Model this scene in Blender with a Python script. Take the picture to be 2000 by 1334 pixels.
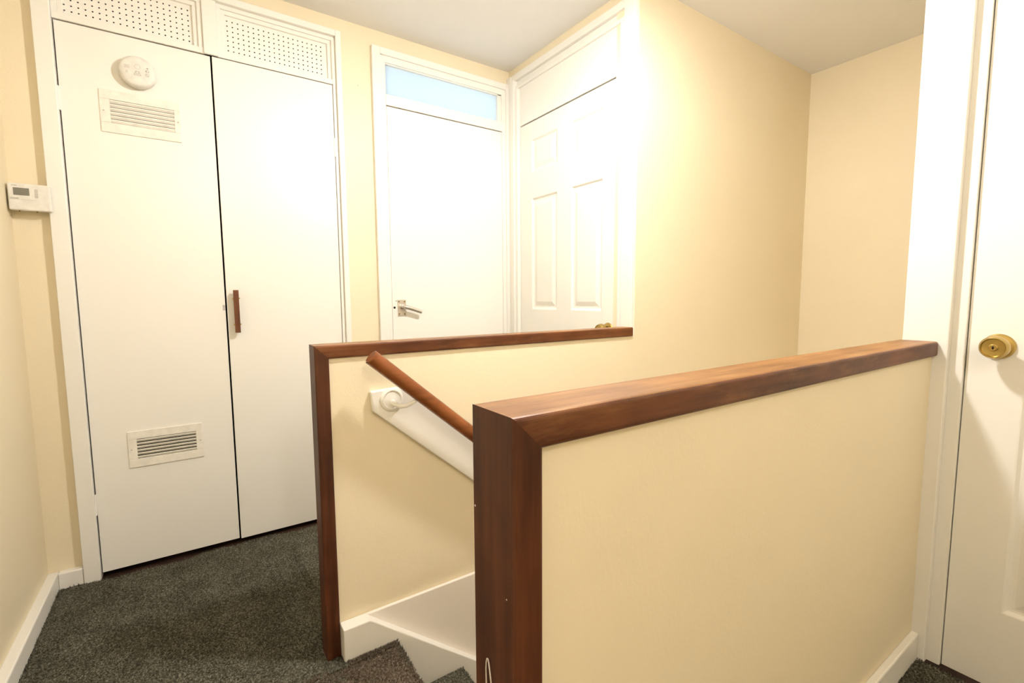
import bpy, bmesh, math, random
import numpy as np
from mathutils import Vector, Matrix

random.seed(7)
for o in list(bpy.data.objects):
    bpy.data.objects.remove(o, do_unlink=True)
SC = bpy.context.scene
COL = SC.collection

# ------------------------------------------------------------------ camera
CAM_H = 1.0311
cd = bpy.data.cameras.new('camera'); cam = bpy.data.objects.new('camera', cd); COL.objects.link(cam)
fw = Vector((0.56243757, 0.82171819, -0.09188689)); rt = Vector((0.82484972, -0.56531404, -0.00655537)); up = Vector((0.05733162, 0.07210589, 0.99574787))
m = Matrix((rt, up, -fw)).transposed().to_4x4(); m.translation = Vector((0, 0, CAM_H))
cam.matrix_world = m
cd.sensor_fit = 'HORIZONTAL'; cd.sensor_width = 36.0; cd.lens = 921.89 / 2000.0 * 36.0
cd.clip_start = 0.02; cd.clip_end = 50
SC.camera = cam

# ------------------------------------------------------------------ world: overcast daylight behind the frosted fanlight
W = bpy.data.worlds.new('world'); SC.world = W; W.use_nodes = True
bg = W.node_tree.nodes['Background']; bg.inputs[0].default_value = (0.74, 0.885, 1.0, 1); bg.inputs[1].default_value = 1.08

LAMP_POS = (0.92, 0.86, 2.00)
LAMP_COL = (1.0, 0.972, 0.950)
LAMP_STR = 405.0
HALL_FILL_STR = 120.0
LOWER_FILL_STR = 42.0

# ------------------------------------------------------------------ exposure
vs = SC.view_settings
vs.view_transform = 'Standard'; vs.look = 'None'; vs.gamma = 1.0; vs.exposure = 0.62
try: vs.use_curve_mapping = False
except Exception: pass

# ------------------------------------------------------------------ materials
def newmat(name):
    mt = bpy.data.materials.new(name); mt.use_nodes = True
    nt = mt.node_tree; b = nt.nodes['Principled BSDF']
    return mt, nt, b
def noise(nt, scale, detail=3, rough=.55, vec=None):
    n = nt.nodes.new('ShaderNodeTexNoise'); n.inputs['Scale'].default_value = scale
    n.inputs['Detail'].default_value = detail; n.inputs['Roughness'].default_value = rough
    if vec is not None: nt.links.new(vec, n.inputs['Vector'])
    return n
def objco(nt, scale=(1, 1, 1)):
    t = nt.nodes.new('ShaderNodeTexCoord'); mp = nt.nodes.new('ShaderNodeMapping')
    mp.inputs['Scale'].default_value = scale
    nt.links.new(t.outputs['Object'], mp.inputs['Vector']); return mp.outputs['Vector']
def ramp(nt, fac, stops):
    r = nt.nodes.new('ShaderNodeValToRGB'); nt.links.new(fac, r.inputs['Fac'])
    e = r.color_ramp.elements
    e[0].position, e[0].color = stops[0][0], (*stops[0][1], 1)
    e[1].position, e[1].color = stops[-1][0], (*stops[-1][1], 1)
    for p, c in stops[1:-1]:
        x = e.new(p); x.color = (*c, 1)
    return r
def bump(nt, b, fac, strength, dist=.002):
    bp = nt.nodes.new('ShaderNodeBump'); bp.inputs['Strength'].default_value = strength; bp.inputs['Distance'].default_value = dist
    nt.links.new(fac, bp.inputs['Height']); nt.links.new(bp.outputs['Normal'], b.inputs['Normal'])
def paint(name, col, rough, var=.03, bscale=90, bstr=.12, spec=.5):
    mt, nt, b = newmat(name)
    v = objco(nt)
    n = noise(nt, 3.0, 4, .6, v)
    lo = tuple(c * (1 - var) for c in col); hi = tuple(min(1, c * (1 + var * .5)) for c in col)
    r = ramp(nt, n.outputs['Fac'], [(.3, lo), (.7, hi)])
    nt.links.new(r.outputs['Color'], b.inputs['Base Color'])
    b.inputs['Roughness'].default_value = rough; b.inputs['Specular IOR Level'].default_value = spec
    n2 = noise(nt, bscale, 2, .5, v); bump(nt, b, n2.outputs['Fac'], bstr)
    return mt
def plain(name, col, rough=.5, metal=0.0, spec=.5):
    mt, nt, b = newmat(name)
    n = noise(nt, 40, 2, .5, objco(nt))
    r = ramp(nt, n.outputs['Fac'], [(.3, tuple(c * .92 for c in col)), (.7, tuple(min(1, c * 1.05) for c in col))])
    nt.links.new(r.outputs['Color'], b.inputs['Base Color'])
    b.inputs['Roughness'].default_value = rough; b.inputs['Metallic'].default_value = metal
    b.inputs['Specular IOR Level'].default_value = spec
    return mt
def wood(name, axis, dark, mid, light, rough=.38, wear=.0, wearcol=(.5, .32, .17)):
    mt, nt, b = newmat(name)
    s = [55, 55, 55]; s[axis] = 3.0
    v = objco(nt, tuple(s)); n = noise(nt, 1.0, 6, .62, v)
    v2 = objco(nt, (4, 4, 4)); n2 = noise(nt, 1.6, 3, .5, v2)
    mx = nt.nodes.new('ShaderNodeMath'); mx.operation = 'MULTIPLY_ADD'
    nt.links.new(n2.outputs['Fac'], mx.inputs[0]); mx.inputs[1].default_value = .55
    mm = nt.nodes.new('ShaderNodeMath'); mm.operation = 'MULTIPLY'; mm.inputs[1].default_value = .55
    nt.links.new(n.outputs['Fac'], mm.inputs[0]); nt.links.new(mm.outputs[0], mx.inputs[2])
    r = ramp(nt, mx.outputs[0], [(.36, dark), (.54, mid), (.76, light)])
    col = r.outputs['Color']
    if wear > 0:
        s3 = [26, 26, 26]; s3[axis] = 5
        n3 = noise(nt, 1.0, 5, .7, objco(nt, tuple(s3)))
        rr = ramp(nt, n3.outputs['Fac'], [(.52, (0, 0, 0)), (.74, (wear, wear, wear))])
        mix = nt.nodes.new('ShaderNodeMixRGB'); nt.links.new(rr.outputs['Color'], mix.inputs['Fac'])
        nt.links.new(col, mix.inputs['Color1']); mix.inputs['Color2'].default_value = (*wearcol, 1)
        col = mix.outputs['Color']
    nt.links.new(col, b.inputs['Base Color'])
    b.inputs['Roughness'].default_value = rough; b.inputs['Specular IOR Level'].default_value = .32
    bump(nt, b, n.outputs['Fac'], .12, .0012)
    return mt

M = {}
M['cream'] = paint('cream_wall_paint', (.86, .752, .54), .55, .02, 160, .18, .35)
M['ceil'] = paint('ceiling_emulsion', (.86, .84, .81), .8, .02, 60, .1, .2)
M['white'] = paint('white_gloss_paint', (.89, .86, .79), .34, .015, 40, .07, .5)
M['leaf'] = paint('white_door_paint', (.89, .86, .79), .30, .012, 25, .05, .5)
M['trimw'] = paint('white_trim_paint', (.88, .85, .78), .40, .02, 70, .10, .45)
M['apron'] = paint('stair_apron_paint', (.86, .80, .72), .45, .03, 60, .12, .4)
M['dark'] = plain('dark_cupboard_inside', (.012, .009, .006), .9)
M['plastic'] = plain('off_white_plastic', (.80, .77, .70), .42)
M['vent'] = plain('aged_white_vent_plastic', (.86, .82, .73), .45)
M['grey'] = plain('grey_print', (.34, .32, .29), .6)
M['mark'] = plain('faint_grey_print', (.52, .49, .45), .6)
M['lcd'] = plain('lcd_screen', (.21, .20, .16), .25)
M['button'] = plain('grey_button', (.55, .52, .47), .5)
M['steel'] = plain('worn_chrome', (.72, .68, .62), .28, .9)
M['brass'] = plain('aged_brass', (.50, .36, .12), .30, 1.0)
M['brassdark'] = plain('tarnished_brass', (.22, .13, .04), .4, .9)
M['black'] = plain('black_hole', (.006, .005, .004), .9)
D, MI, LI = (.036, .0095, .003), (.100, .030, .009), (.19, .064, .020)
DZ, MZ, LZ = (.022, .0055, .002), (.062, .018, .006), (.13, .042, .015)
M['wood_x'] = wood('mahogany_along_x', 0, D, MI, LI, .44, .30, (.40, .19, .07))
M['wood_top'] = wood('mahogany_worn_lit_top', 0, (.10, .037, .011), (.23, .100, .031), (.37, .185, .064), .42, .55, (.46, .26, .105))  # cap wood with lamp light put into its colour, besides worn patches
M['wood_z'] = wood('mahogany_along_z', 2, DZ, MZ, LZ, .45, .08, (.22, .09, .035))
M['rail'] = wood('handrail_wood', 0, (.10, .028, .008), (.21, .066, .018), (.30, .10, .03), .32)
M['pull'] = wood('pull_handle_wood', 2, (.09, .028, .010), (.17, .060, .022), (.26, .10, .04), .4)
M['boards'] = wood('dark_floor_timber', 0, (.012, .006, .004), (.035, .015, .009), (.07, .03, .018), .6)
M['wire'] = plain('white_wire_sheath', (.72, .66, .60), .45)

def carpet_mat(name, lo, mid, hi):
    mt, nt, b = newmat(name)
    v = objco(nt); n = noise(nt, 190, 3, .65, v); n2 = noise(nt, 9, 3, .6, v)
    a = nt.nodes.new('ShaderNodeMath'); a.operation = 'MULTIPLY_ADD'; a.inputs[1].default_value = .16
    nt.links.new(n2.outputs['Fac'], a.inputs[0]); s = nt.nodes.new('ShaderNodeMath'); s.operation = 'MULTIPLY'; s.inputs[1].default_value = .86
    nt.links.new(n.outputs['Fac'], s.inputs[0]); nt.links.new(s.outputs[0], a.inputs[2])
    r = ramp(nt, a.outputs[0], [(.37, lo), (.52, mid), (.70, hi)])
    nt.links.new(r.outputs['Color'], b.inputs['Base Color']); b.inputs['Roughness'].default_value = .95
    b.inputs['Specular IOR Level'].default_value = .1
    bump(nt, b, n.outputs['Fac'], .8, .004)
    return mt
M['carpet'] = carpet_mat('dark_green_grey_carpet', (.028, .026, .017), (.105, .098, .070), (.34, .32, .24))
M['carpetb'] = carpet_mat('worn_brown_carpet_edge', (.030, .022, .014), (.115, .086, .060), (.33, .26, .19))

mt, nt, b = newmat('frosted_glass'); nt.nodes.remove(b)
tr = nt.nodes.new('ShaderNodeBsdfTranslucent'); tr.inputs[0].default_value = (.93, .97, 1, 1)
gl = nt.nodes.new('ShaderNodeBsdfGlossy'); gl.inputs['Roughness'].default_value = .25
ms = nt.nodes.new('ShaderNodeMixShader'); ms.inputs[0].default_value = .05
nt.links.new(tr.outputs[0], ms.inputs[1]); nt.links.new(gl.outputs[0], ms.inputs[2])
nt.links.new(ms.outputs[0], nt.nodes['Material Output'].inputs['Surface'])
M['glass'] = mt
def emis(name, col, s):
    mt, nt, b = newmat(name)
    b.inputs['Base Color'].default_value = (1, 1, 1, 1)
    b.inputs['Emission Color'].default_value = (*col, 1); b.inputs['Emission Strength'].default_value = s
    return mt
M['bulb'] = emis('lit_bulb', LAMP_COL, LAMP_STR)
M['bulb3'] = emis('stair_fill_globe', LAMP_COL, LOWER_FILL_STR)
M['bulb2'] = emis('hall_fill_bulb', LAMP_COL, HALL_FILL_STR)

# ------------------------------------------------------------------ helpers
def box(bm, x0, x1, y0, y1, z0, z1):
    vs_ = [bm.verts.new((x, y, z)) for x in (x0, x1) for y in (y0, y1) for z in (z0, z1)]
    for q in ((0, 1, 3, 2), (4, 6, 7, 5), (0, 4, 5, 1), (2, 3, 7, 6), (0, 2, 6, 4), (1, 5, 7, 3)):
        bm.faces.new([vs_[i] for i in q])
    return vs_
def obj(name, bm, mat, parent=None, bev=0.0, seg=2, smooth=False, keep=None):
    bmesh.ops.recalc_face_normals(bm, faces=bm.faces)
    if bev > 0:
        es = [e for e in bm.edges if len(e.link_faces) == 2 and e.calc_face_angle(0) > .3 and (keep is None or keep(e))]
        bmesh.ops.bevel(bm, geom=es, offset=bev, segments=seg, affect='EDGES', clamp_overlap=True, profile=.5)
    me = bpy.data.meshes.new(name); bm.to_mesh(me); bm.free()
    if smooth:
        me.polygons.foreach_set('use_smooth', [True] * len(me.polygons))
        try: me.set_sharp_from_angle(angle=math.radians(35))
        except Exception: pass
    me.materials.append(M[mat] if isinstance(mat, str) else mat)
    o = bpy.data.objects.new(name, me); COL.objects.link(o)
    if parent is not None:
        o.parent = parent
    return o
def boxo(name, mat, parent, *ext, bev=0.0, seg=2):
    bm = bmesh.new()
    for e in ext: box(bm, *e)
    return obj(name, bm, mat, parent, bev, seg)
def tag(o, label, cat=None, kind=None, group=None):
    o['label'] = label
    if cat: o['category'] = cat
    if kind: o['kind'] = kind
    if group: o['group'] = group
    return o
def empty(name, loc=(0, 0, 0)):
    o = bpy.data.objects.new(name, None); COL.objects.link(o); o.location = loc; o.empty_display_size = .05
    return o
def put(o, parent):
    """parent an object built in world coordinates to a thing standing elsewhere"""
    o.parent = parent
    o.location = o.location - parent.location
    return o
def prism(bm, poly, axis, a0, a1):
    """extrude a polygon given in the two other axes along axis"""
    def P(p, a):
        if axis == 1: return (p[0], a, p[1])
        if axis == 0: return (a, p[0], p[1])
        return (p[0], p[1], a)
    A = [bm.verts.new(P(p, a0)) for p in poly]; B = [bm.verts.new(P(p, a1)) for p in poly]
    n = len(poly)
    bm.faces.new(A); bm.faces.new(B[::-1])
    for i in range(n):
        bm.faces.new([A[i], B[i], B[(i + 1) % n], A[(i + 1) % n]])
def lathe(bm, prof, n=32, mat=Matrix()):
    """revolve (radius, height) profile about z, then transform"""
    rings = []
    for r, h in prof:
        if r < 1e-6: rings.append([bm.verts.new(mat @ Vector((0, 0, h)))])
        else: rings.append([bm.verts.new(mat @ Vector((r * math.cos(2 * math.pi * i / n), r * math.sin(2 * math.pi * i / n), h))) for i in range(n)])
    for a, b in zip(rings, rings[1:]):
        for i in range(n):
            j = (i + 1) % n
            q = [a[0] if len(a) == 1 else a[i], a[0] if len(a) == 1 else a[j], b[0] if len(b) == 1 else b[j], b[0] if len(b) == 1 else b[i]]
            q2 = []
            for v in q:
                if v not in q2: q2.append(v)
            if len(q2) >= 3: bm.faces.new(q2)
def frame_to(loc, direction):
    z = Vector(direction).normalized()
    q = z.to_track_quat('Z', 'Y')
    return Matrix.Translation(Vector(loc)) @ q.to_matrix().to_4x4()
def tube(bm, pts, rad, n=12, caps=True):
    pts = [Vector(p) for p in pts]; rings = []
    rads = rad if isinstance(rad, (list, tuple)) else [rad] * len(pts)
    ref = None
    for i, p in enumerate(pts):
        d = (pts[min(i + 1, len(pts) - 1)] - pts[max(i - 1, 0)]).normalized()
        if ref is None:
            ref = d.orthogonal().normalized()
        ref = (ref - d * ref.dot(d)).normalized(); s = d.cross(ref)
        rings.append([bm.verts.new(p + (ref * math.cos(2 * math.pi * k / n) + s * math.sin(2 * math.pi * k / n)) * rads[i]) for k in range(n)])
    for a, b in zip(rings, rings[1:]):
        for k in range(n):
            bm.faces.new([a[k], a[(k + 1) % n], b[(k + 1) % n], b[k]])
    if caps:
        bm.faces.new(rings[0][::-1]); bm.faces.new(rings[-1])

# ------------------------------------------------------------------ key dimensions (metres), landing carpet surface at z = 0
YB = 2.275        # back wall
XS = 1.546        # wall with the six panel door
YH = 1.347        # stair side face of far half wall and wall over the stairs
XE = 2.987        # wall at the end of the stairwell
XL = -0.468       # left wall
ZC = 2.279        # ceiling
ZF = -0.012       # bare floor below the carpet
YF = -1.45        # wall behind the viewpoint
XP = 1.668        # post where the near half wall ends
LOW = -2.35       # hall below

# ------------------------------------------------------------------ structure
fl = boxo('floor', 'boards', None, (-.62, .455, YF - .1, 2.42, -.26, ZF), (.455, 1.80, YH + .006, 2.42, -.26, ZF), (.455, 1.80, YF - .1, .462, -.26, ZF))
tag(fl, 'dark brown timber floor showing as a strip below the doors', 'floor', 'structure')
ce = boxo('ceiling', 'ceil', None, (-.62, 3.12, YF - .1, 2.42, ZC, ZC + .08)); tag(ce, 'plain white painted ceiling over the landing and stairs', 'ceiling', 'structure')
wl = boxo('wall_left', 'cream', None, (-.62, XL, YF - .1, 2.42, -.2, ZC + .02)); tag(wl, 'cream wall beside the thermostat', 'wall', 'structure')
wb = boxo('wall_back', 'cream', None, (-.62, -.36, YB, 2.40, -.2, ZC + .02), (.612, .800, YB, 2.40, -.2, ZC + .02), (1.50, 1.68, YB, 2.40, -.2, ZC + .02), (-.36, .612, YB, 2.40, 2.195, ZC + .02), (.80, 1.50, YB, 2.40, 2.185, ZC + .02))
tag(wb, 'cream wall around the cupboard and the plain white door', 'wall', 'structure')
ws = boxo('wall_stairs', 'cream', None, (XS, 3.12, YH, YH + .12, LOW, ZC + .02))
tag(ws, 'cream wall rising over the stairs beside the panelled door', 'wall', 'structure')
wp = boxo('wall_door', 'cream', None, (XS, XS + .11, YH + .12, 2.275, 2.215, ZC + .02)); tag(wp, 'strip of cream wall above the six panel door', 'wall', 'structure')
we = boxo('wall_end', 'cream', None, (XE, 3.12, .3, 1.5, LOW, ZC + .02)); tag(we, 'cream wall closing the far end of the stairwell', 'wall', 'structure')
wn = boxo('wall_right', 'cream', None, (XP + .008, 1.82, YF - .1, -.46, -.2, ZC + .02), (XP + .008, 1.82, -.46, .376, 2.05, ZC + .02))
tag(wn, 'cream wall on the right around the door with brass knob', 'wall', 'structure')
wk = boxo('wall_stairwell', 'cream', None, (XP + .012, 3.12, .412, .474, LOW, ZC + .02)); tag(wk, 'cream wall on the near side of the lower stairs', 'wall', 'structure')
wj = boxo('wall_lower', 'cream', None, (.32, XP + .012, .412, .466, LOW, -.24)); tag(wj, 'cream wall below the near half wall', 'wall', 'structure')
wf = boxo('wall_front', 'cream', None, (-.62, 1.82, YF - .1, YF, -.2, ZC + .02)); tag(wf, 'cream wall of the landing behind the viewpoint', 'wall', 'structure')
lf = boxo('floor', 'boards', None, (.2, 3.12, .3, 1.5, LOW - .08, LOW)); tag(lf, 'dark hall floor at the foot of the stairs', 'floor', 'structure')
wu = boxo('wall_below', 'cream', None, (.30, XS, YH + .001, YH + .12, LOW, -.26)); tag(wu, 'cream wall under the landing at the side of the stairs', 'wall', 'structure')
wv = boxo('wall_under', 'cream', None, (.2, .30, .40, 1.45, LOW, -.26)); tag(wv, 'cream wall under the top step', 'wall', 'structure')

bm = bmesh.new(); lathe(bm, [(.0022, 0), (.0018, .0005), (0, .0006)], 8, frame_to((.706, YB + .0001, 2.011), (0, -1, 0))); obj('screw_hole', bm, 'grey', wb)
# skirting boards
def skirt(name, label, *ext):
    o = boxo(name, 'trimw', None, *ext, bev=.004); tag(o, label, 'skirting', 'structure'); return o
skirt('baseboard_left', 'white skirting board along the left wall', (XL - .002, -.4393, YF, YB - .002, ZF, .056))
skirt('baseboard_back', 'short white skirting board between left wall and cupboard frame', (-.4393, -.3715, YB - .026, YB + .002, ZF, .056))
skirt('baseboard_middle', 'white skirting board between cupboard and plain door', (.628, .766, YB - .02, YB + .002, ZF, .06))
skirt('baseboard_right', 'white skirting board below the near half wall', (.312, XP - .002, .390, .4085, ZF, .072))

# white post and door lining at the right door
bm = bmesh.new(); box(bm, XP, XP + .10, .376, .4755, ZF, ZC + .005)
tr1 = obj('trim_1', bm, 'trimw', None, .003); tag(tr1, 'tall white post at the end of the near half wall', 'trim', 'structure')
bm = bmesh.new(); box(bm, 1.690, 1.80, .3475, .3775, ZF, 2.06); box(bm, 1.690, 1.80, -.443, .3475, 1.995, 2.06); box(bm, 1.690, 1.80, -.475, -.443, ZF, 2.06)
box(bm, 1.742, 1.80, .325, .3475, ZF, 1.97); box(bm, 1.742, 1.80, -.443, .3475, 1.97, 1.9955); box(bm, 1.742, 1.80, -.443, -.42, ZF, 1.97)
tr2 = obj('trim_2', bm, 'trimw', None, .0025); tag(tr2, 'white frame around the door with brass knob', 'trim', 'structure')
tr3 = boxo('trim_3', 'boards', None, (1.672, 1.80, -.46, .376, ZF - .002, -.0085), bev=.002); tag(tr3, 'bare dark timber threshold under the right door', 'threshold', 'structure')

# ------------------------------------------------------------------ doors
def panel_door(name, label, P0, udir, ndir, Wd, z0, z1, cols, rows):
    """moulded six panel door. P0 lower corner, udir along width, ndir outward; cols/rows are panel extents (u0,u1),(z0,z1)"""
    U, N = Vector(udir), Vector(ndir); T = .036
    def P(u, z, n): return Vector(P0) + U * u + Vector((0, 0, z)) + N * n
    us = [0] + [c for cc in cols for c in cc] + [Wd]; zs = [z0] + [r for rr in rows for r in rr] + [z1]
    bm = bmesh.new(); V = {}
    def v(u, z, n):
        k = (round(u, 5), round(z, 5), round(n, 5))
        if k not in V: V[k] = bm.verts.new(P(u, z, n))
        return V[k]
    for i in range(len(us) - 1):
        for j in range(len(zs) - 1):
            if i % 2 == 1 and j % 2 == 1: continue
            bm.faces.new([v(us[i], zs[j], 0), v(us[i + 1], zs[j], 0), v(us[i + 1], zs[j + 1], 0), v(us[i], zs[j + 1], 0)])
    bm.faces.new([v(0, z0, -T), v(Wd, z0, -T), v(Wd, z1, -T), v(0, z1, -T)])
    for i in range(len(us) - 1):
        pass
    # sides
    def strip(pts):
        for a, b in zip(pts, pts[1:]):
            f = [v(*a, 0), v(*b, 0), v(*b, -T), v(*a, -T)]
            try: bm.faces.new(f)
            except ValueError: pass
    strip([(u, z0) for u in us]); strip([(u, z1) for u in us]); strip([(0, z) for z in zs]); strip([(Wd, z) for z in zs])
    me_o = obj(name, bm, 'leaf'); tag(me_o, label, 'door', 'structure')
    for (u0, u1) in cols:
        for (a, b_) in rows:
            bm = bmesh.new(); rings = []
            for ins, n in ((0, 0), (.003, -.001), (.010, -.0085), (.016, -.0095), (.022, -.0090), (.040, -.0030), (.044, -.0022)):
                rings.append([bm.verts.new(P(u, z, n)) for u, z in ((u0 + ins, a + ins), (u1 - ins, a + ins), (u1 - ins, b_ - ins), (u0 + ins, b_ - ins))])
            for r1, r2 in zip(rings, rings[1:]):
                for k in range(4):
                    bm.faces.new([r1[k], r1[(k + 1) % 4], r2[(k + 1) % 4], r2[k]])
            bm.faces.new(rings[-1])
            obj('panel', bm, 'leaf', me_o)
    return me_o
ROWS = [(.205, .800), (.968, 1.562), (1.695, 1.866)]

# door with brass knob on the right
XD, YD = 1.702, .3453
d5 = panel_door('door_5', 'white panelled door with a brass keyed knob at the right edge', (XD, YD, 0), (0, -1, 0), (-1, 0, 0), .762, -.008, 1.990, [(.106, .336), (.436, .656)], ROWS)
def knob(parent, base, direction, big=1.0):
    Mx = frame_to(base, direction)
    bm = bmesh.new()
    lathe(bm, [(0, 0), (.031 * big, 0), (.032 * big, .003), (.029 * big, .008), (.016 * big, .011)], 36, Mx); obj('rose', bm, 'brass', parent, smooth=True)
    bm = bmesh.new()
    lathe(bm, [(.0125, .006), (.0125, .024), (.018, .028), (.0255, .034), (.0285, .042), (.0285, .050), (.0265, .058), (.0240, .0625), (.0225, .0625), (.0212, .0595), (.010, .0585), (.0, .0585)], 40, Mx)
    k = obj('door_knob', bm, 'brass', parent, smooth=True)
    bm = bmesh.new(); lathe(bm, [(.0085, .0575), (.0085, .0612), (.0072, .0622), (0, .0622)], 24, Mx); obj('key_cylinder', bm, 'brass', k, smooth=True)
    bm = bmesh.new()
    side = Mx.to_3x3() @ Vector((1, 0, 0)); 
    for sx, sy in ((.0011, .0042), (.0024, .0015)):
        vsx = box(bm, -sx, sx, -sy, sy, .0620, .0626)
        for q in vsx: q.co = Mx @ q.co
    obj('keyhole', bm, 'black', k)
    return k
knob(d5, (XD, .2865, .900), (-1, 0, 0))

# six panel door at the head of the stairs
d4y = 2.175
d4 = panel_door('door_4', 'white six panel door with brass knob between plain door and stairwell wall', (XS + .008, d4y, 0), (0, -1, 0), (-1, 0, 0), .735, .004, 1.955, [(.100, .312), (.418, .628)], ROWS)
knob(d4, (XS + .008, 1.503, .886), (-1, 0, 0))
# its lining: side pieces, over panel with stepped mouldings, architrave
bm = bmesh.new()
box(bm, XS - .012, XS + .10, 2.178, 2.200, ZF, 2.16); box(bm, XS - .022, XS + .05, 2.200, 2.235, ZF, 2.205); box(bm, XS - .016, XS + .05, 2.235, YB + .001, ZF, 2.238)
box(bm, XS - .012, XS + .10, 1.411, 1.437, ZF, 2.16); box(bm, XS - .018, XS + .05, 1.3485, 1.411, ZF, 2.238)
box(bm, XS - .012, XS + .05, 1.400, 2.235, 2.205, 2.238)
box(bm, XS + .004, XS + .05, 1.400, 2.235, 2.178, 2.205)
box(bm, XS - .006, XS + .05, 1.400, 2.235, 2.160, 2.178)
box(bm, XS + .030, XS + .10, 2.160, 2.182, ZF, 1.97); box(bm, XS + .046, XS + .10, 1.43, 1.455, ZF, 1.97); box(bm, XS + .046, XS + .10, 1.43, 2.18, 1.94, 1.97)
tr4 = obj('trim_4', bm, 'trimw', None, .0025); tag(tr4, 'white frame around the six panel door', 'trim', 'structure')
ov = boxo('trim_5', 'leaf', None, (XS + .006, XS + .05, 1.437, 2.178, 1.962, 2.165), bev=.002); tag(ov, 'flat white panel above the six panel door', 'panel', 'structure')

# plain door with lever handle
d3 = boxo('door_3', 'leaf', None, (.8352, 1.4898, YB - .010, YB + .026, .004, 1.945), bev=.0015)
tag(d3, 'plain flush white door with chrome lever handle below the frosted window', 'door', 'structure')
bm = bmesh.new()
box(bm, .768, .808, YB - .022, YB + .05, ZF, 2.203); box(bm, .808, .834, YB - .012, YB + .10, ZF, 2.172)      # left architrave + lining
box(bm, 1.491, 1.515, YB - .012, YB + .10, ZF, 2.172); box(bm, 1.513, XS + .001, YB - .022, YB + .05, ZF, 2.203)
box(bm, .808, 1.513, YB - .022, YB + .05, 2.172, 2.203); box(bm, .83, 1.495, YB - .012, YB + .10, 2.143, 2.174)
box(bm, .83, 1.495, YB - .016, YB + .10, 1.9485, 1.998)                                                   # transom rail
box(bm, .83, .850, YB + .028, YB + .10, ZF, 1.96); box(bm, 1.475, 1.495, YB + .028, YB + .10, ZF, 1.96); box(bm, .83, 1.495, YB + .028, YB + .10, 1.925, 1.96)
tr6 = obj('trim_6', bm, 'trimw', None, .0025); tag(tr6, 'white frame around the plain door and its overhead window', 'trim', 'structure')
w1 = boxo('window_1', 'trimw', None, (.828, 1.497, YB - .004, YB + .03, 2.138, 2.146), (.828, 1.497, YB - .004, YB + .03, 1.995, 2.000), (.826, .834, YB - .004, YB + .03, 1.995, 2.146), (1.468, 1.492, YB - .004, YB + .03, 1.995, 2.146), bev=.0015)
tag(w1, 'narrow frosted window glowing blue above the plain door', 'window', 'structure')
pn = boxo('pane', 'glass', w1, (.832, 1.470, YB + .010, YB + .014, 1.998, 2.140)); pn['label'] = 'frosted pale blue glass pane'
# lever handle set
bm = bmesh.new(); box(bm, .861, .905, YB - .0135, YB - .010, .944, 1.026); pl = obj('handle_plate', bm, 'steel', d3, .0012); pl['label'] = 'chrome backplate of the lever handle'
Mx = frame_to((.884, YB - .0135, .992), (0, -1, 0)); bm = bmesh.new()
lathe(bm, [(.0125, 0), (.0125, .006), (.009, .009), (.0085, .030)], 20, Mx)
tube(bm, [(.884, YB - .036, .992), (.8865, YB - .045, .991), (.893, YB - .050, .989), (.905, YB - .051, .9855), (.935, YB - .050, .976), (.972, YB - .048, .9635)], [.0090, .0105, .0105, .0100, .0100, .0088], 14)
lv = obj('lever', bm, 'steel', d3, smooth=True); lv['label'] = 'chrome lever pointing right'
for sx, sz in ((.868, 1.016), (.897, 1.016), (.868, .955), (.897, .955)):
    bm = bmesh.new(); lathe(bm, [(.0035, 0), (.0035, .0008), (0, .0012)], 10, frame_to((sx, YB - .0135, sz), (0, -1, 0))); obj('screw', bm, 'brassdark', pl)
bm = bmesh.new(); lathe(bm, [(.0058, 0), (.0058, .0012), (0, .0012)], 16, frame_to((.846, YB - .0095, .987), (0, -1, 0))); kh = obj('lock_hole', bm, 'black', d3); kh['label'] = 'small black hole beside the handle plate'
bm = bmesh.new(); lathe(bm, [(.0030, 0), (.0030, .0010), (0, .0012)], 10, frame_to((.855, YB - .0098, 1.020), (0, -1, 0))); obj('screw', bm, 'grey', d3)

# ------------------------------------------------------------------ built-in cupboard
cup = empty('cupboard', (.13, YB, 0)); tag(cup, 'built-in white two-door cupboard with perforated panels on top and two air vents', 'cupboard')
def cpart(o): return put(o, cup)
FX0, FX1 = -.371, .627
bm = bmesh.new()
box(bm, FX0, -.324, YB - .030, YB + .06, ZF, 2.212)
box(bm, .604, FX1, YB - .030, YB + .06, ZF, 2.212); box(bm, .590, .604, YB - .014, YB + .06, ZF, 2.185)
box(bm, -.324, .604, YB - .030, YB + .06, 2.186, 2.212)
box(bm, -.324, .590, YB - .014, YB + .06, 1.9835, 2.006)
box(bm, .108, .156, YB - .022, YB + .06, 1.9835, 2.187)
cpart(obj('frame', bm, 'trimw', None, .0025))
for (a, b_) in ((-.324, .108), (.156, .604)):
    bm = bmesh.new()
    for k, (ins, yy) in enumerate(((0.0, YB - .012), (.015, YB - .004))):
        i2 = ins + .0155; zt = 2.186 - ins; zb = 2.004
        box(bm, a + ins, b_ - ins, yy, YB + .03, zt - .0155, zt); box(bm, a + ins, a + i2, yy, YB + .03, zb, zt - .0154); box(bm, b_ - i2, b_ - ins, yy, YB + .03, zb, zt - .0154)
    cpart(obj('bead', bm, 'trimw', None, .0015))
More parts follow.
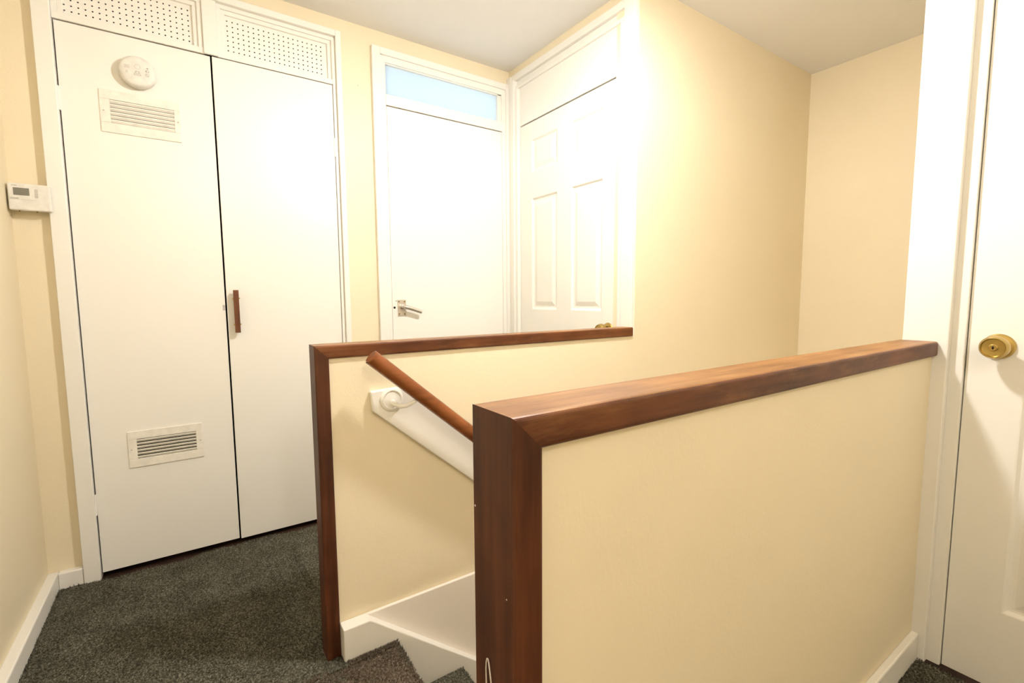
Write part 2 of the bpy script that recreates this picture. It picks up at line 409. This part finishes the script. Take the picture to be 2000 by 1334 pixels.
# perforated panels: real holes
def peg_panel(x0, x1, z0, z1, hx, nx, hz, nz, pitch, rad=.0028):
    bm = bmesh.new(); y = YB + .006
    def cell(cx, cz):
        h = pitch / 2
        sq = [(cx + h * sx, cz + h * sz) for sx, sz in ((1, 0), (1, 1), (0, 1), (-1, 1), (-1, 0), (-1, -1), (0, -1), (1, -1))]
        A = [bm.verts.new((p[0], y, p[1])) for p in sq]
        B = [bm.verts.new((cx + rad * math.cos(k * math.pi / 4), y, cz + rad * math.sin(k * math.pi / 4))) for k in range(8)]
        C = [bm.verts.new((v_.co.x, y + .003, v_.co.z)) for v_ in B]
        for k in range(8):
            j = (k + 1) % 8
            bm.faces.new([A[k], A[j], B[j], B[k]]); bm.faces.new([B[k], B[j], C[j], C[k]])
    for i in range(nx):
        for j in range(nz): cell(hx + i * pitch, hz - j * pitch)
    gx0, gx1, gz1, gz0 = hx - pitch / 2, hx + (nx - .5) * pitch, hz + pitch / 2, hz - (nz - .5) * pitch
    def q(a, b_, c, d):
        if b_ > a and d > c: bm.faces.new([bm.verts.new(p) for p in ((a, y, c), (b_, y, c), (b_, y, d), (a, y, d))])
    q(x0, x1, gz1, z1); q(x0, x1, z0, gz0); q(x0, gx0, gz0, gz1); q(gx1, x1, gz0, gz1)
    bmesh.ops.remove_doubles(bm, verts=bm.verts, dist=.00002)
    for f in bm.faces:
        pass
    o = obj('perforated_panel', bm, 'trimw'); o['label'] = 'white board punched with a grid of small holes'
    return cpart(o)
PIT = .0187
peg_panel(-.324, .108, 1.995, 2.19, -.2915, 21, 2.1365, 7, PIT)
peg_panel(.156, .604, 1.995, 2.19, .1745, 21, 2.1375, 7, PIT)
bm = bmesh.new(); box(bm, -.36, .615, YB + .55, YB + .57, -.05, 2.25); box(bm, -.375, -.355, YB + .03, YB + .57, -.05, 2.25); box(bm, .612, .632, YB + .03, YB + .57, -.05, 2.25)
box(bm, -.37, .63, YB + .03, YB + .57, 2.21, 2.24); box(bm, -.37, .63, YB + .02, YB + .57, -.06, -.022)
cpart(obj('carcass', bm, 'dark'))
# door leaves
YL = YB - .009
dl = cpart(boxo('door', 'leaf', None, (-.3205, .1275, YL, YL + .019, .012, 1.980), bev=.0012)); dl['label'] = 'left cupboard door with two air vents'
dr = cpart(boxo('door', 'leaf', None, (.1335, .587, YL - .004, YL + .015, .010, 1.980), bev=.0012)); dr['label'] = 'right cupboard door with brown pull handle'
def sub(o, par):
    o.parent = par; o.location = o.location - cup.location - (par.location); return o
def dsub(o, par):
    o.parent = par; o.location = Vector((0, 0, 0)); return o      # door data is in world coordinates, its origin sits at the world origin
def vent(par, x0, x1, z0, z1, sx0, sx1, sz0, sz1, n):
    bm = bmesh.new(); y0, y1 = YL - .0045, YL + .001
    box(bm, x0, x1, y0, y1, sz1, z1); box(bm, x0, x1, y0, y1, z0, sz0); box(bm, x0, sx0, y0, y1, sz0, sz1); box(bm, sx1, x1, y0, y1, sz0, sz1)
    dsub(obj('vent_plate', bm, 'vent', None, .0012), par)
    bm = bmesh.new(); box(bm, sx0, sx1, YL - .0006, YL + .002, sz0, sz1); dsub(obj('vent_opening', bm, 'dark'), par)
    p = (sz1 - sz0) / n
    for k in range(n):
        zc = sz0 + (k + .5) * p
        bm = bmesh.new(); prism(bm, [(YL - .0008, zc - p * .40), (YL - .0008, zc - p * .16), (YL - .0050, zc + p * .40), (YL - .0052, zc + p * .10)], 0, sx0, sx1)
        dsub(obj('slat', bm, 'vent'), par)
    for xx in (x0 + .010, x1 - .008):
        bm = bmesh.new(); lathe(bm, [(.0026, 0), (.0026, .0006), (0, .001)], 10, frame_to((xx, y0, (z0 + z1) / 2), (0, -1, 0))); dsub(obj('screw', bm, 'mark'), par)
vent(dl, -.217, .018, 1.633, 1.780, -.189, -.001, 1.667, 1.748, 6)
vent(dl, -.217, .020, .395, .535, -.190, -.002, .427, .504, 6)
def hinge(par, x, z0, z1):
    bm = bmesh.new(); box(bm, x - .011, x + .003, YL - .0035, YL + .001, z0, z1)
    tube(bm, [(x - .002, YL - .004, z0), (x - .002, YL - .004, z1)], .0042, 10)
    dsub(obj('hinge', bm, 'trimw'), par)
hinge(dl, -.322, 1.683, 1.763); hinge(dl, -.322, .238, .317); hinge(dr, .590, 1.671, 1.751); hinge(dr, .590, .240, .320)
# brown pull handle with brass pegs
bm = bmesh.new(); box(bm, .1555, .1745, YL - .040, YL - .024, .8965, 1.0705); pb = dsub(obj('pull_handle', bm, 'pull', None, .0015), dr); pb['label'] = 'brown wooden bar handle'
for z in (1.037, .931):
    bm = bmesh.new(); tube(bm, [(.160, YL - .004, z - .002), (.160, YL - .026, z)], .0042, 10)
    tube(bm, [(.1515, YL - .030, z), (.1785, YL - .030, z)], .0030, 10)
    dsub(obj('handle_peg', bm, 'brass', None, smooth=True), dr)
bm = bmesh.new(); box(bm, .1180, .1272, YL - .0025, YL, .988, 1.010); dsub(obj('catch_plate', bm, 'mark', None, .001), dl)

# ------------------------------------------------------------------ smoke alarm on the left cupboard door
AX, AZ = -.101, 1.853
al = empty('smoke_alarm', (AX, YL, AZ)); tag(al, 'round white smoke alarm above the upper air vent', 'smoke alarm')
Mx = frame_to((0, 0, 0), (0, -1, 0))
bm = bmesh.new(); lathe(bm, [(0, 0), (.047, 0), (.048, .008), (.046, .011)], 48, Mx); obj('base', bm, 'plastic', al, smooth=True)
bm = bmesh.new(); lathe(bm, [(.043, .009), (.0525, .010), (.0545, .014), (.0545, .024), (.0528, .031), (.0490, .0355), (.043, .038), (.020, .0395), (0, .040)], 56, Mx)
bd = obj('cover', bm, 'plastic', al, smooth=True)
def flat(parent, polys, y, mat, name='marking'):
    bm = bmesh.new()
    for p in polys: bm.faces.new([bm.verts.new((a, y, b_)) for a, b_ in p])
    return obj(name, bm, mat, parent)
def ring(cx, cz, r, w, n=14):
    out = []
    for k in range(n):
        a, b_ = 2 * math.pi * k / n, 2 * math.pi * (k + 1) / n
        out.append([(cx + r * math.cos(a), cz + r * math.sin(a)), (cx + r * math.cos(b_), cz + r * math.sin(b_)), (cx + (r - w) * math.cos(b_), cz + (r - w) * math.sin(b_)), (cx + (r - w) * math.cos(a), cz + (r - w) * math.sin(a))])
    return out
def rect(x0, x1, z0, z1): return [(x0, z0), (x1, z0), (x1, z1), (x0, z1)]
def seg(x0, z0, x1, z1, w):
    d = Vector((x1 - x0, z1 - z0)).normalized(); n = Vector((-d.y, d.x)) * w / 2
    return [(x0 + n.x, z0 + n.y), (x1 + n.x, z1 + n.y), (x1 - n.x, z1 - n.y), (x0 - n.x, z0 - n.y)]
mk = [rect(-.036, -.022, .013 - k * .0042, .0142 - k * .0042) for k in range(3)]                     # lines of small print
mk += [rect(-.033 + .0032 * i, -.031 + .0032 * i, -.006 - .003 * j, -.0042 - .003 * j) for i in range(2) for j in range(3)]
flat(bd, mk, -.0402, 'mark')
tri = [seg(-.010, -.014, .010, -.0155, .0016), seg(-.010, -.014, -.003, .000, .0014), seg(.010, -.0155, .003, .000, .0014)] + ring(0, -.006, .0052, .0013)
flat(bd, tri, -.0404, 'mark'); flat(bd, ring(.001, .014, .0085, .0008, 20), -.0402, 'mark')
ic = [[(.024, .012), (.034, .0125), (.030, .018)], rect(.0235, .0265, .0015, .0075)] + ring(.030, .0045, .0045, .0014) + ring(.028, -.009, .0056, .0008)
ic += [seg(.024, -.005, .032, -.013, .0008)]
flat(bd, ic, -.0400, 'mark')

# ------------------------------------------------------------------ thermostat on the back wall, overlapping the cupboard frame
th = empty('thermostat', (-.416, YB, 1.374)); tag(th, 'white wall thermostat with grey display left of the cupboard', 'thermostat')
tx0, tx1, tz0, tz1 = -.047, .056, -.044, .043
bm = bmesh.new(); box(bm, tx0, tx1, -.052, -.0315, tz0, tz1); bd = obj('body', bm, 'plastic', th, .005, 3)
bm = bmesh.new(); box(bm, tx0 + .004, .010, -.034, .001, tz0 + .006, tz1 - .006); obj('back_plate', bm, 'plastic', th, .002)
boxo('screen', 'lcd', th, (tx0 + .014, tx0 + .052, -.0526, -.0515, .004, .028), bev=.0004)
boxo('button', 'button', th, (.018, .026, -.0532, -.0515, -.001, .027), bev=.002)
boxo('flap_line', 'button', th, (tx0 + .003, .022, -.0522, -.0515, -.0098, -.0090))
boxo('flap_grip', 'button', th, (tx0 + .006, tx0 + .026, -.0526, -.0515, -.0092, -.0035), bev=.0015)
flat(th, [rect(tx0 + .011 + .0022 * i, tx0 + .0125 + .0022 * i, .0338, .0362) for i in range(6)], -.0524, 'grey', 'maker_mark')
for xx in (-.024, .018):
    bm = bmesh.new(); tube(bm, [(xx, -.042, tz0 + .001), (xx, -.042, tz0 - .004)], .0018, 8); obj('fixing_screw', bm, 'brassdark', th)

def worn_lit_top(o):
    # upper faces take a lighter wood: lamp light painted in, plus some wear
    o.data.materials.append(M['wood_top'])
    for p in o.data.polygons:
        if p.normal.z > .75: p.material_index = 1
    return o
# ------------------------------------------------------------------ far half wall
hw = empty('half_wall', (.9, 1.372, 0)); tag(hw, 'far cream half wall with dark wooden cap and end post behind the handrail', 'half wall')
CX0, CY0, CY1, CZ, CW = .2725, 1.339, 1.404, .906, .0378
def miter(e, x0=CX0, zt=CZ):
    return not all(abs((v_.co.x - x0) - (zt - v_.co.z)) < .0012 for v_ in e.verts)
bm = bmesh.new(); prism(bm, [(CX0, CZ), (1.5335, CZ), (1.5335, CZ - CW), (CX0 + CW, CZ - CW)], 1, CY0, CY1)
worn_lit_top(put(obj('cap_rail', bm, 'wood_x', None, .0055, 3, keep=miter), hw))
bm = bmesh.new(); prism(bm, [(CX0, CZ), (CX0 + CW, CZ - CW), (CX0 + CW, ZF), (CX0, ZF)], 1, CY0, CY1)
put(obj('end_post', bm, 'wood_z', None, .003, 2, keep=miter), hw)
put(boxo('wall_panel', 'cream', None, (CX0 + CW - .001, XS, YH, CY1 - .006, -.24, CZ - CW + .001)), hw)

# ------------------------------------------------------------------ near half wall
hn = empty('half_wall', (1.0, .439, 0)); tag(hn, 'near cream half wall with worn wooden cap and thick end post', 'half wall')
NX0, NY0, NY1, NZ, NW = .2713, .395, .4835, .9065, .0401
def miter2(e): return miter(e, NX0, NZ)
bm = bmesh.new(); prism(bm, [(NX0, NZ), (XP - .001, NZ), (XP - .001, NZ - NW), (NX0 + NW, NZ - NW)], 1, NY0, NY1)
worn_lit_top(put(obj('cap_rail', bm, 'wood_x', None, .0070, 5, keep=miter2), hn))
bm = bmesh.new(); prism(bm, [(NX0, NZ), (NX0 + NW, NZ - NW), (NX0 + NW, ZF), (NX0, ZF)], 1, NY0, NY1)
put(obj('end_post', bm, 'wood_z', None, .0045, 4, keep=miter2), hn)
put(boxo('wall_panel', 'cream', None, (NX0 + NW - .001, XP + .001, .408, .470, -.24, NZ - NW + .001)), hn)
# chips in the varnish
for (yy, zz, s) in ((.482, .783, .0016), (.415, .70, .001)):
    bm = bmesh.new(); lathe(bm, [(s, 0), (s * .8, .0004), (0, .0005)], 7, frame_to((NX0 + .0001, yy - .005, zz), (-1, 0, 0))); c = put(obj('chip', bm, 'wire'), hn); c['label'] = 'small pale chip in the post'

# thin white wire looped on the near post
bm = bmesh.new()
pts = [(NX0 - .0012, .4505, .02)]
for k in range(0, 9): pts.append((NX0 - .0012 - .0008 * math.sin(k * .4), .4520 - .0012 * math.sin(k * .5), .02 + .07 * k))
loop = [(.4519, .590), (.4512, .600), (.4495, .6055), (.4475, .6065), (.4455, .603), (.4440, .596), (.4405, .580), (.4355, .545), (.4310, .48), (.4290, .38), (.430, .22), (.432, .03)]
pts = [(NX0 - .0014, .4525, -.004), (NX0 - .0014, .4522, .2), (NX0 - .0016, .4530, .45), (NX0 - .0018, .4525, .555)] + [(NX0 - .0026, a, b_) for a, b_ in loop]
tube(bm, pts, .0009, 8)
wr = obj('wire', bm, 'wire', None, smooth=True); tag(wr, 'thin white wire looped up against the near end post', 'wire')

# ------------------------------------------------------------------ staircase
st = empty('staircase', (.47, .89, 0)); tag(st, 'carpeted staircase with white side boards going down between the half walls', 'staircase')
GO, RI, X0S = .218, .188, .467
YS0, YS1 = .4755, 1.304
for k in range(0, 11):
    z = -RI * (k + 1); x = X0S + GO * k
    bm = bmesh.new(); prism(bm, [(x - .03, z), (x + GO - .004, z), (x + GO + .002, z - .006), (x + GO + .002, z - .022), (x + GO - .010, z - .030), (x - .03, z - .030)], 1, YS0, YS1)
    put(obj('tread', bm, 'carpet'), st)
    bm = bmesh.new(); box(bm, x - .016, x - .004, YS0, YS1, z - .001, z + RI - .028); put(obj('riser', bm, 'carpet'), st)
NK = 11
def zs(x): return .090 - (x - .398) * .826
for (ya, yb, nm) in ((1.304, YH - .0002, 'side_board'), (.4755, .492, 'side_board')):
    bm = bmesh.new(); xe = 2.85
    prism(bm, [(.3105, .0985), (.386, .0985), (.398, .090), (xe, zs(xe)), (xe, zs(xe) - .34), (.56, -.31), (.3115, -.26)], 1, ya, yb)
    o = put(obj(nm, bm, 'trimw', None, .003), st)
    o['label'] = 'white sloping board along the stairs'
bm = bmesh.new(); prism(bm, [(.380, .0985), (1.545, .0985), (1.545, -.95), (.380, -.05)], 1, YH - .012, YH - .0002)
o = put(obj('apron', bm, 'apron', None, .002), st); o['label'] = 'pale painted board between the half wall and the side board'

# ------------------------------------------------------------------ handrail on its backing board
hr = empty('handrail', (.42, YH, .80)); tag(hr, 'reddish brown handrail on a white backing board below the far cap', 'handrail')
sl = -.858
bd_ = [(.4175, .766), (.500, .770), (.515, .762), (2.60, .762 + sl * 2.085), (2.60, .762 + sl * 2.085 - .130), (.4235, .707)]
bm = bmesh.new(); prism(bm, bd_, 1, YH - .020, YH - .0002); o = put(obj('backing_board', bm, 'white', None, .004, 2), hr); o['label'] = 'white sloping board fixed to the wall'
RY = YH - .078
def rz(x): return .8745 + sl * (x - .402)
d = Vector((1, 0, sl)).normalized(); upv = Vector((-sl, 0, 1)).normalized(); sd = Vector((0, 1, 0))
bm = bmesh.new(); R = .0215; prof = []
for k in range(25):
    a = math.radians(-50 + k * (280 / 24)); prof.append((R * math.cos(a), R * math.sin(a)))
A = Vector((.402, RY, rz(.402))); B = Vector((2.62, RY, rz(2.62)))
e0 = .0025
rings = []
for c, s in ((A, .86), (A + d * e0, 1.0), (B - d * e0, 1.0), (B, .86)):
    rings.append([bm.verts.new(c + sd * (p[0] * s) + upv * (p[1] * s)) for p in prof])
for r1, r2 in zip(rings, rings[1:]):
    for k in range(len(prof)):
        j = (k + 1) % len(prof); bm.faces.new([r1[k], r1[j], r2[j], r2[k]])
bm.faces.new(rings[0]); bm.faces.new(rings[-1][::-1])
put(obj('rail', bm, 'rail', None, smooth=True), hr)
c0 = upv * (R * math.sin(math.radians(-50)))
bm = bmesh.new()
for c in (A + d * .004, B - d * .004):
    pass
vv = []
for c in (A + d * .004, B - d * .004):
    vv.append([bm.verts.new(c + c0 + sd * a + upv * b_) for a, b_ in ((-.0138, .001), (.0138, .001), (.0138, -.003), (-.0138, -.003))])
for k in range(4):
    j = (k + 1) % 4; bm.faces.new([vv[0][k], vv[0][j], vv[1][j], vv[1][k]])
bm.faces.new(vv[0]); bm.faces.new(vv[1][::-1])
put(obj('rail_base_strip', bm, 'pull'), hr)
for bx in (.478, 1.45, 2.40):
    bz = .737 + sl * (bx - .478) if bx > .5 else .737
    yb = YH - .020
    bm = bmesh.new(); lathe(bm, [(0, 0), (.0345, 0), (.0345, .004), (.0310, .0075), (.0270, .0085), (.0235, .0065), (.0210, .0070), (.0110, .0095), (0, .0105)], 36, frame_to((bx, yb, bz), (0, -1, 0)))
    br = put(obj('bracket_rose', bm, 'white', None, smooth=True), hr); br['label'] = 'round white painted bracket plate'
    tx = bx + .052; top = Vector((tx, RY, rz(tx) - .021 / upv.z * 1.0))
    bm = bmesh.new()
    tube(bm, [(bx, yb - .006, bz - .006), (bx + .003, yb - .022, bz - .0125), (bx + .014, yb - .036, bz - .0160), (bx + .028, RY + .014, bz - .0150), (bx + .042, RY + .004, bz - .006), tuple(top)], [.0085, .0075, .0065, .0060, .0056, .0056], 12)
    tube(bm, [(bx, yb - .007, bz - .006), (bx, yb - .008, bz - .022)], [.0065, .004], 10)
    obj('bracket_arm', bm, 'white', None, smooth=True); a_ = bpy.data.objects[-1] if False else None
    arm = [o for o in COL.objects if o.name.startswith('bracket_arm') and o.parent is None][0]; put(arm, hr)

# ------------------------------------------------------------------ carpet with pile
bm = bmesh.new()
def carpet_quad(pts, z):
    bm.faces.new([bm.verts.new((a, b_, z)) for a, b_ in pts])
rng = np.random.default_rng(3)
edge_y = lambda x: 2.236 + .010 * math.sin(x * 11) + .006 * math.sin(x * 31 + 1)
xs_ = np.linspace(-.438, .46, 46)
for a, b_ in zip(xs_, xs_[1:]): carpet_quad([(a, YF + .002), (b_, YF + .002), (b_, edge_y(b_)), (a, edge_y(a))], -.004)
xs_ = np.linspace(.46, 1.525, 40)
for a, b_ in zip(xs_, xs_[1:]): carpet_quad([(a, 1.406), (b_, 1.406), (b_, edge_y(b_)), (a, edge_y(a))], -.004)
carpet_quad([(.46, YF + .002), (1.66, YF + .002), (1.66, .388), (.46, .388)], -.004)
bmesh.ops.remove_doubles(bm, verts=bm.verts, dist=.0001)
cp = obj('carpet', bm, 'carpet'); tag(cp, 'dark green-grey cut pile carpet covering the landing', 'carpet', 'structure')
# rolled front edge of the landing at the top of the stairs
bm = bmesh.new(); prism(bm, [(.300, -.003), (.455, -.002), (.466, -.006), (.469, -.016), (.464, -.028), (.452, -.200), (.440, -.200), (.440, -.011), (.300, -.0115)], 1, YS0, YS1)
ne = obj('carpet_nosing', bm, 'carpetb', cp); ne['label'] = 'worn brownish carpet edge over the top step'

def pile(name, regions, mat, parent, hmin=.0035, hmax=.0065):
    V, F = [], []
    base = 0
    for (fn, n, x0, x1, y0, y1, z) in regions:
        X = rng.uniform(x0, x1, n); Y = rng.uniform(y0, y1, n)
        if fn is not None:
            k = fn(X, Y); X, Y = X[k], Y[k]; n = len(X)
        h = rng.uniform(hmin, hmax, n); r = rng.uniform(.0010, .0018, n); a = rng.uniform(0, 6.283, n)
        lx, ly = rng.normal(0, .0022, n), rng.normal(0, .0022, n)
        P = np.zeros((n, 4, 3), np.float32)
        for k in range(3):
            P[:, k, 0] = X + r * np.cos(a + k * 2.094); P[:, k, 1] = Y + r * np.sin(a + k * 2.094); P[:, k, 2] = z
        P[:, 3, 0] = X + lx; P[:, 3, 1] = Y + ly; P[:, 3, 2] = z + h
        idx = base + np.arange(n)[:, None] * 4
        for t in ((0, 1, 3), (1, 2, 3), (2, 0, 3)): F.append(idx + np.array(t)[None])
        V.append(P.reshape(-1, 3)); base += n * 4
    V = np.concatenate(V); F = np.concatenate(F).astype(np.int32)
    me = bpy.data.meshes.new(name); me.vertices.add(len(V)); me.vertices.foreach_set('co', V.ravel())
    me.loops.add(F.size); me.loops.foreach_set('vertex_index', F.ravel())
    me.polygons.add(len(F)); me.polygons.foreach_set('loop_start', np.arange(0, F.size, 3, dtype=np.int32))
    me.update(calc_edges=True); me.materials.append(M[mat])
    o = bpy.data.objects.new(name, me); COL.objects.link(o); o.parent = parent; o['kind'] = 'stuff'
    return o
ey = lambda X: 2.236 + .010 * np.sin(X * 11) + .006 * np.sin(X * 31 + 1)
main = lambda X, Y: (Y < ey(X) + .004) & ~((X > .268) & (Y > 1.335) & (Y < 1.41)) & ~((X > .2) & (Y < 1.306) & (Y > .47))
pile('carpet_pile', [(main, 90000, -.440, .32, .95, 2.25, -.0045), (main, 26000, .32, 1.525, 1.41, 2.25, -.0045), (None, 22000, -.440, .22, -.2, .95, -.0045),
                     (None, 12000, 1.35, 1.664, .05, .390, -.0045), (None, 24000, -.44, 1.66, -1.44, .05, -.0045), (None, 9000, .22, 1.35, .05, .39, -.0045),
                     (None, 2600, .262, .330, 1.300, 1.337, -.0045), (None, 900, .262, .330, 1.29, 1.335, .0)], 'carpet', cp)
pile('edge_pile', [(None, 9000, .20, .462, .95, 1.304, -.003), (None, 2500, .20, .462, .48, .95, -.003), (None, 700, .315, .466, 1.286, 1.306, .002), (None, 800, .456, .469, .90, 1.304, -.006)], 'carpetb', cp, .004, .008)
pile('frayed_edge', [(None, 420, .300, .466, 1.288, 1.305, -.004), (None, 260, .268, .335, 1.296, 1.337, -.004), (None, 160, .450, .470, 1.20, 1.305, -.006), (lambda X, Y: np.abs(Y - ey(X)) < .008, 900, -.43, .62, 2.21, 2.26, -.006), (None, 300, -.445, -.43, .95, 2.24, -.004)], 'carpet', cp, .007, .014)
def stair_pile(k):
    z = -RI * (k + 1); x = X0S + GO * k
    return [(None, 5000 if k < 3 else 1200, x, x + GO, .75 if k < 3 else YS0, YS1, z - .001), (None, 400, x + GO - .012, x + GO + .001, .9, YS1, z - .001)]
pile('stair_pile', [r for k in range(6) for r in stair_pile(k)], 'carpet', st).location = -st.location

# ------------------------------------------------------------------ lamps: the stair pendant above the picture, and added unseen fill lamps
def pendant(pos, mat, label, r=.055, shade=False):
    e = empty('pendant_lamp', (pos[0], pos[1], ZC)); tag(e, label, 'lamp')
    dz = pos[2] - ZC
    bm = bmesh.new(); lathe(bm, [(0, 0), (.045, 0), (.045, -.008), (.030, -.022), (.008, -.028), (0, -.028)], 28); obj('ceiling_rose', bm, 'plastic', e, smooth=True)
    bm = bmesh.new(); tube(bm, [(0, 0, -.026), (0, 0, dz + r + .035)], .0035, 8); obj('cord', bm, 'plastic', e)
    bm = bmesh.new(); lathe(bm, [(0, dz + r + .040), (.014, dz + r + .038), (.019, dz + r + .020), (.019, dz + r - .006), (.014, dz + r - .006)], 24); obj('lamp_holder', bm, 'plastic', e, smooth=True)
    bm = bmesh.new(); lathe(bm, [(0, dz - r)] + [(r * math.sin(math.radians(t)), dz - r * math.cos(math.radians(t))) for t in range(12, 160, 12)] + [(.013, dz + r)], 32); obj('bulb', bm, mat, e, smooth=True)
    if shade:
        bm = bmesh.new(); lathe(bm, [(.155, dz + .022), (.120, dz + .068), (.050, dz + r + .036), (.018, dz + r + .038), (.018, dz + r + .034), (.049, dz + r + .032), (.118, dz + .064), (.152, dz + .021), (.155, dz + .022)], 40); obj('lamp_shade', bm, 'plastic', e, smooth=True)
    return e
pendant(LAMP_POS, 'bulb', 'lit round bulb under a shallow white shade over the stairs', shade=True)
pendant((.20, -.85, 2.05), 'bulb2', 'added fill bulb hanging over the landing behind the viewpoint')  # added to fill the faces turned towards the viewpoint

# added globe on the hidden side of the stairwell, fill light for the stairs
wlm = empty('stair_fill_lamp', (2.35, .474, -.42)); tag(wlm, 'added globe fill lamp low in the stairwell', 'lamp')
Mx = frame_to((0, 0, 0), (0, 1, 0))
bm = bmesh.new(); lathe(bm, [(0, .0005), (.045, .0005), (.045, .010), (.016, .020), (.014, .042)], 28, Mx); obj('wall_plate', bm, 'brass', wlm, smooth=True)
bm = bmesh.new(); lathe(bm, [(.013, .040)] + [(.055 * math.sin(math.radians(t)), .094 - .055 * math.cos(math.radians(t))) for t in range(18, 180, 12)] + [(0, .149)], 32, Mx); obj('globe', bm, 'bulb3', wlm, smooth=True)
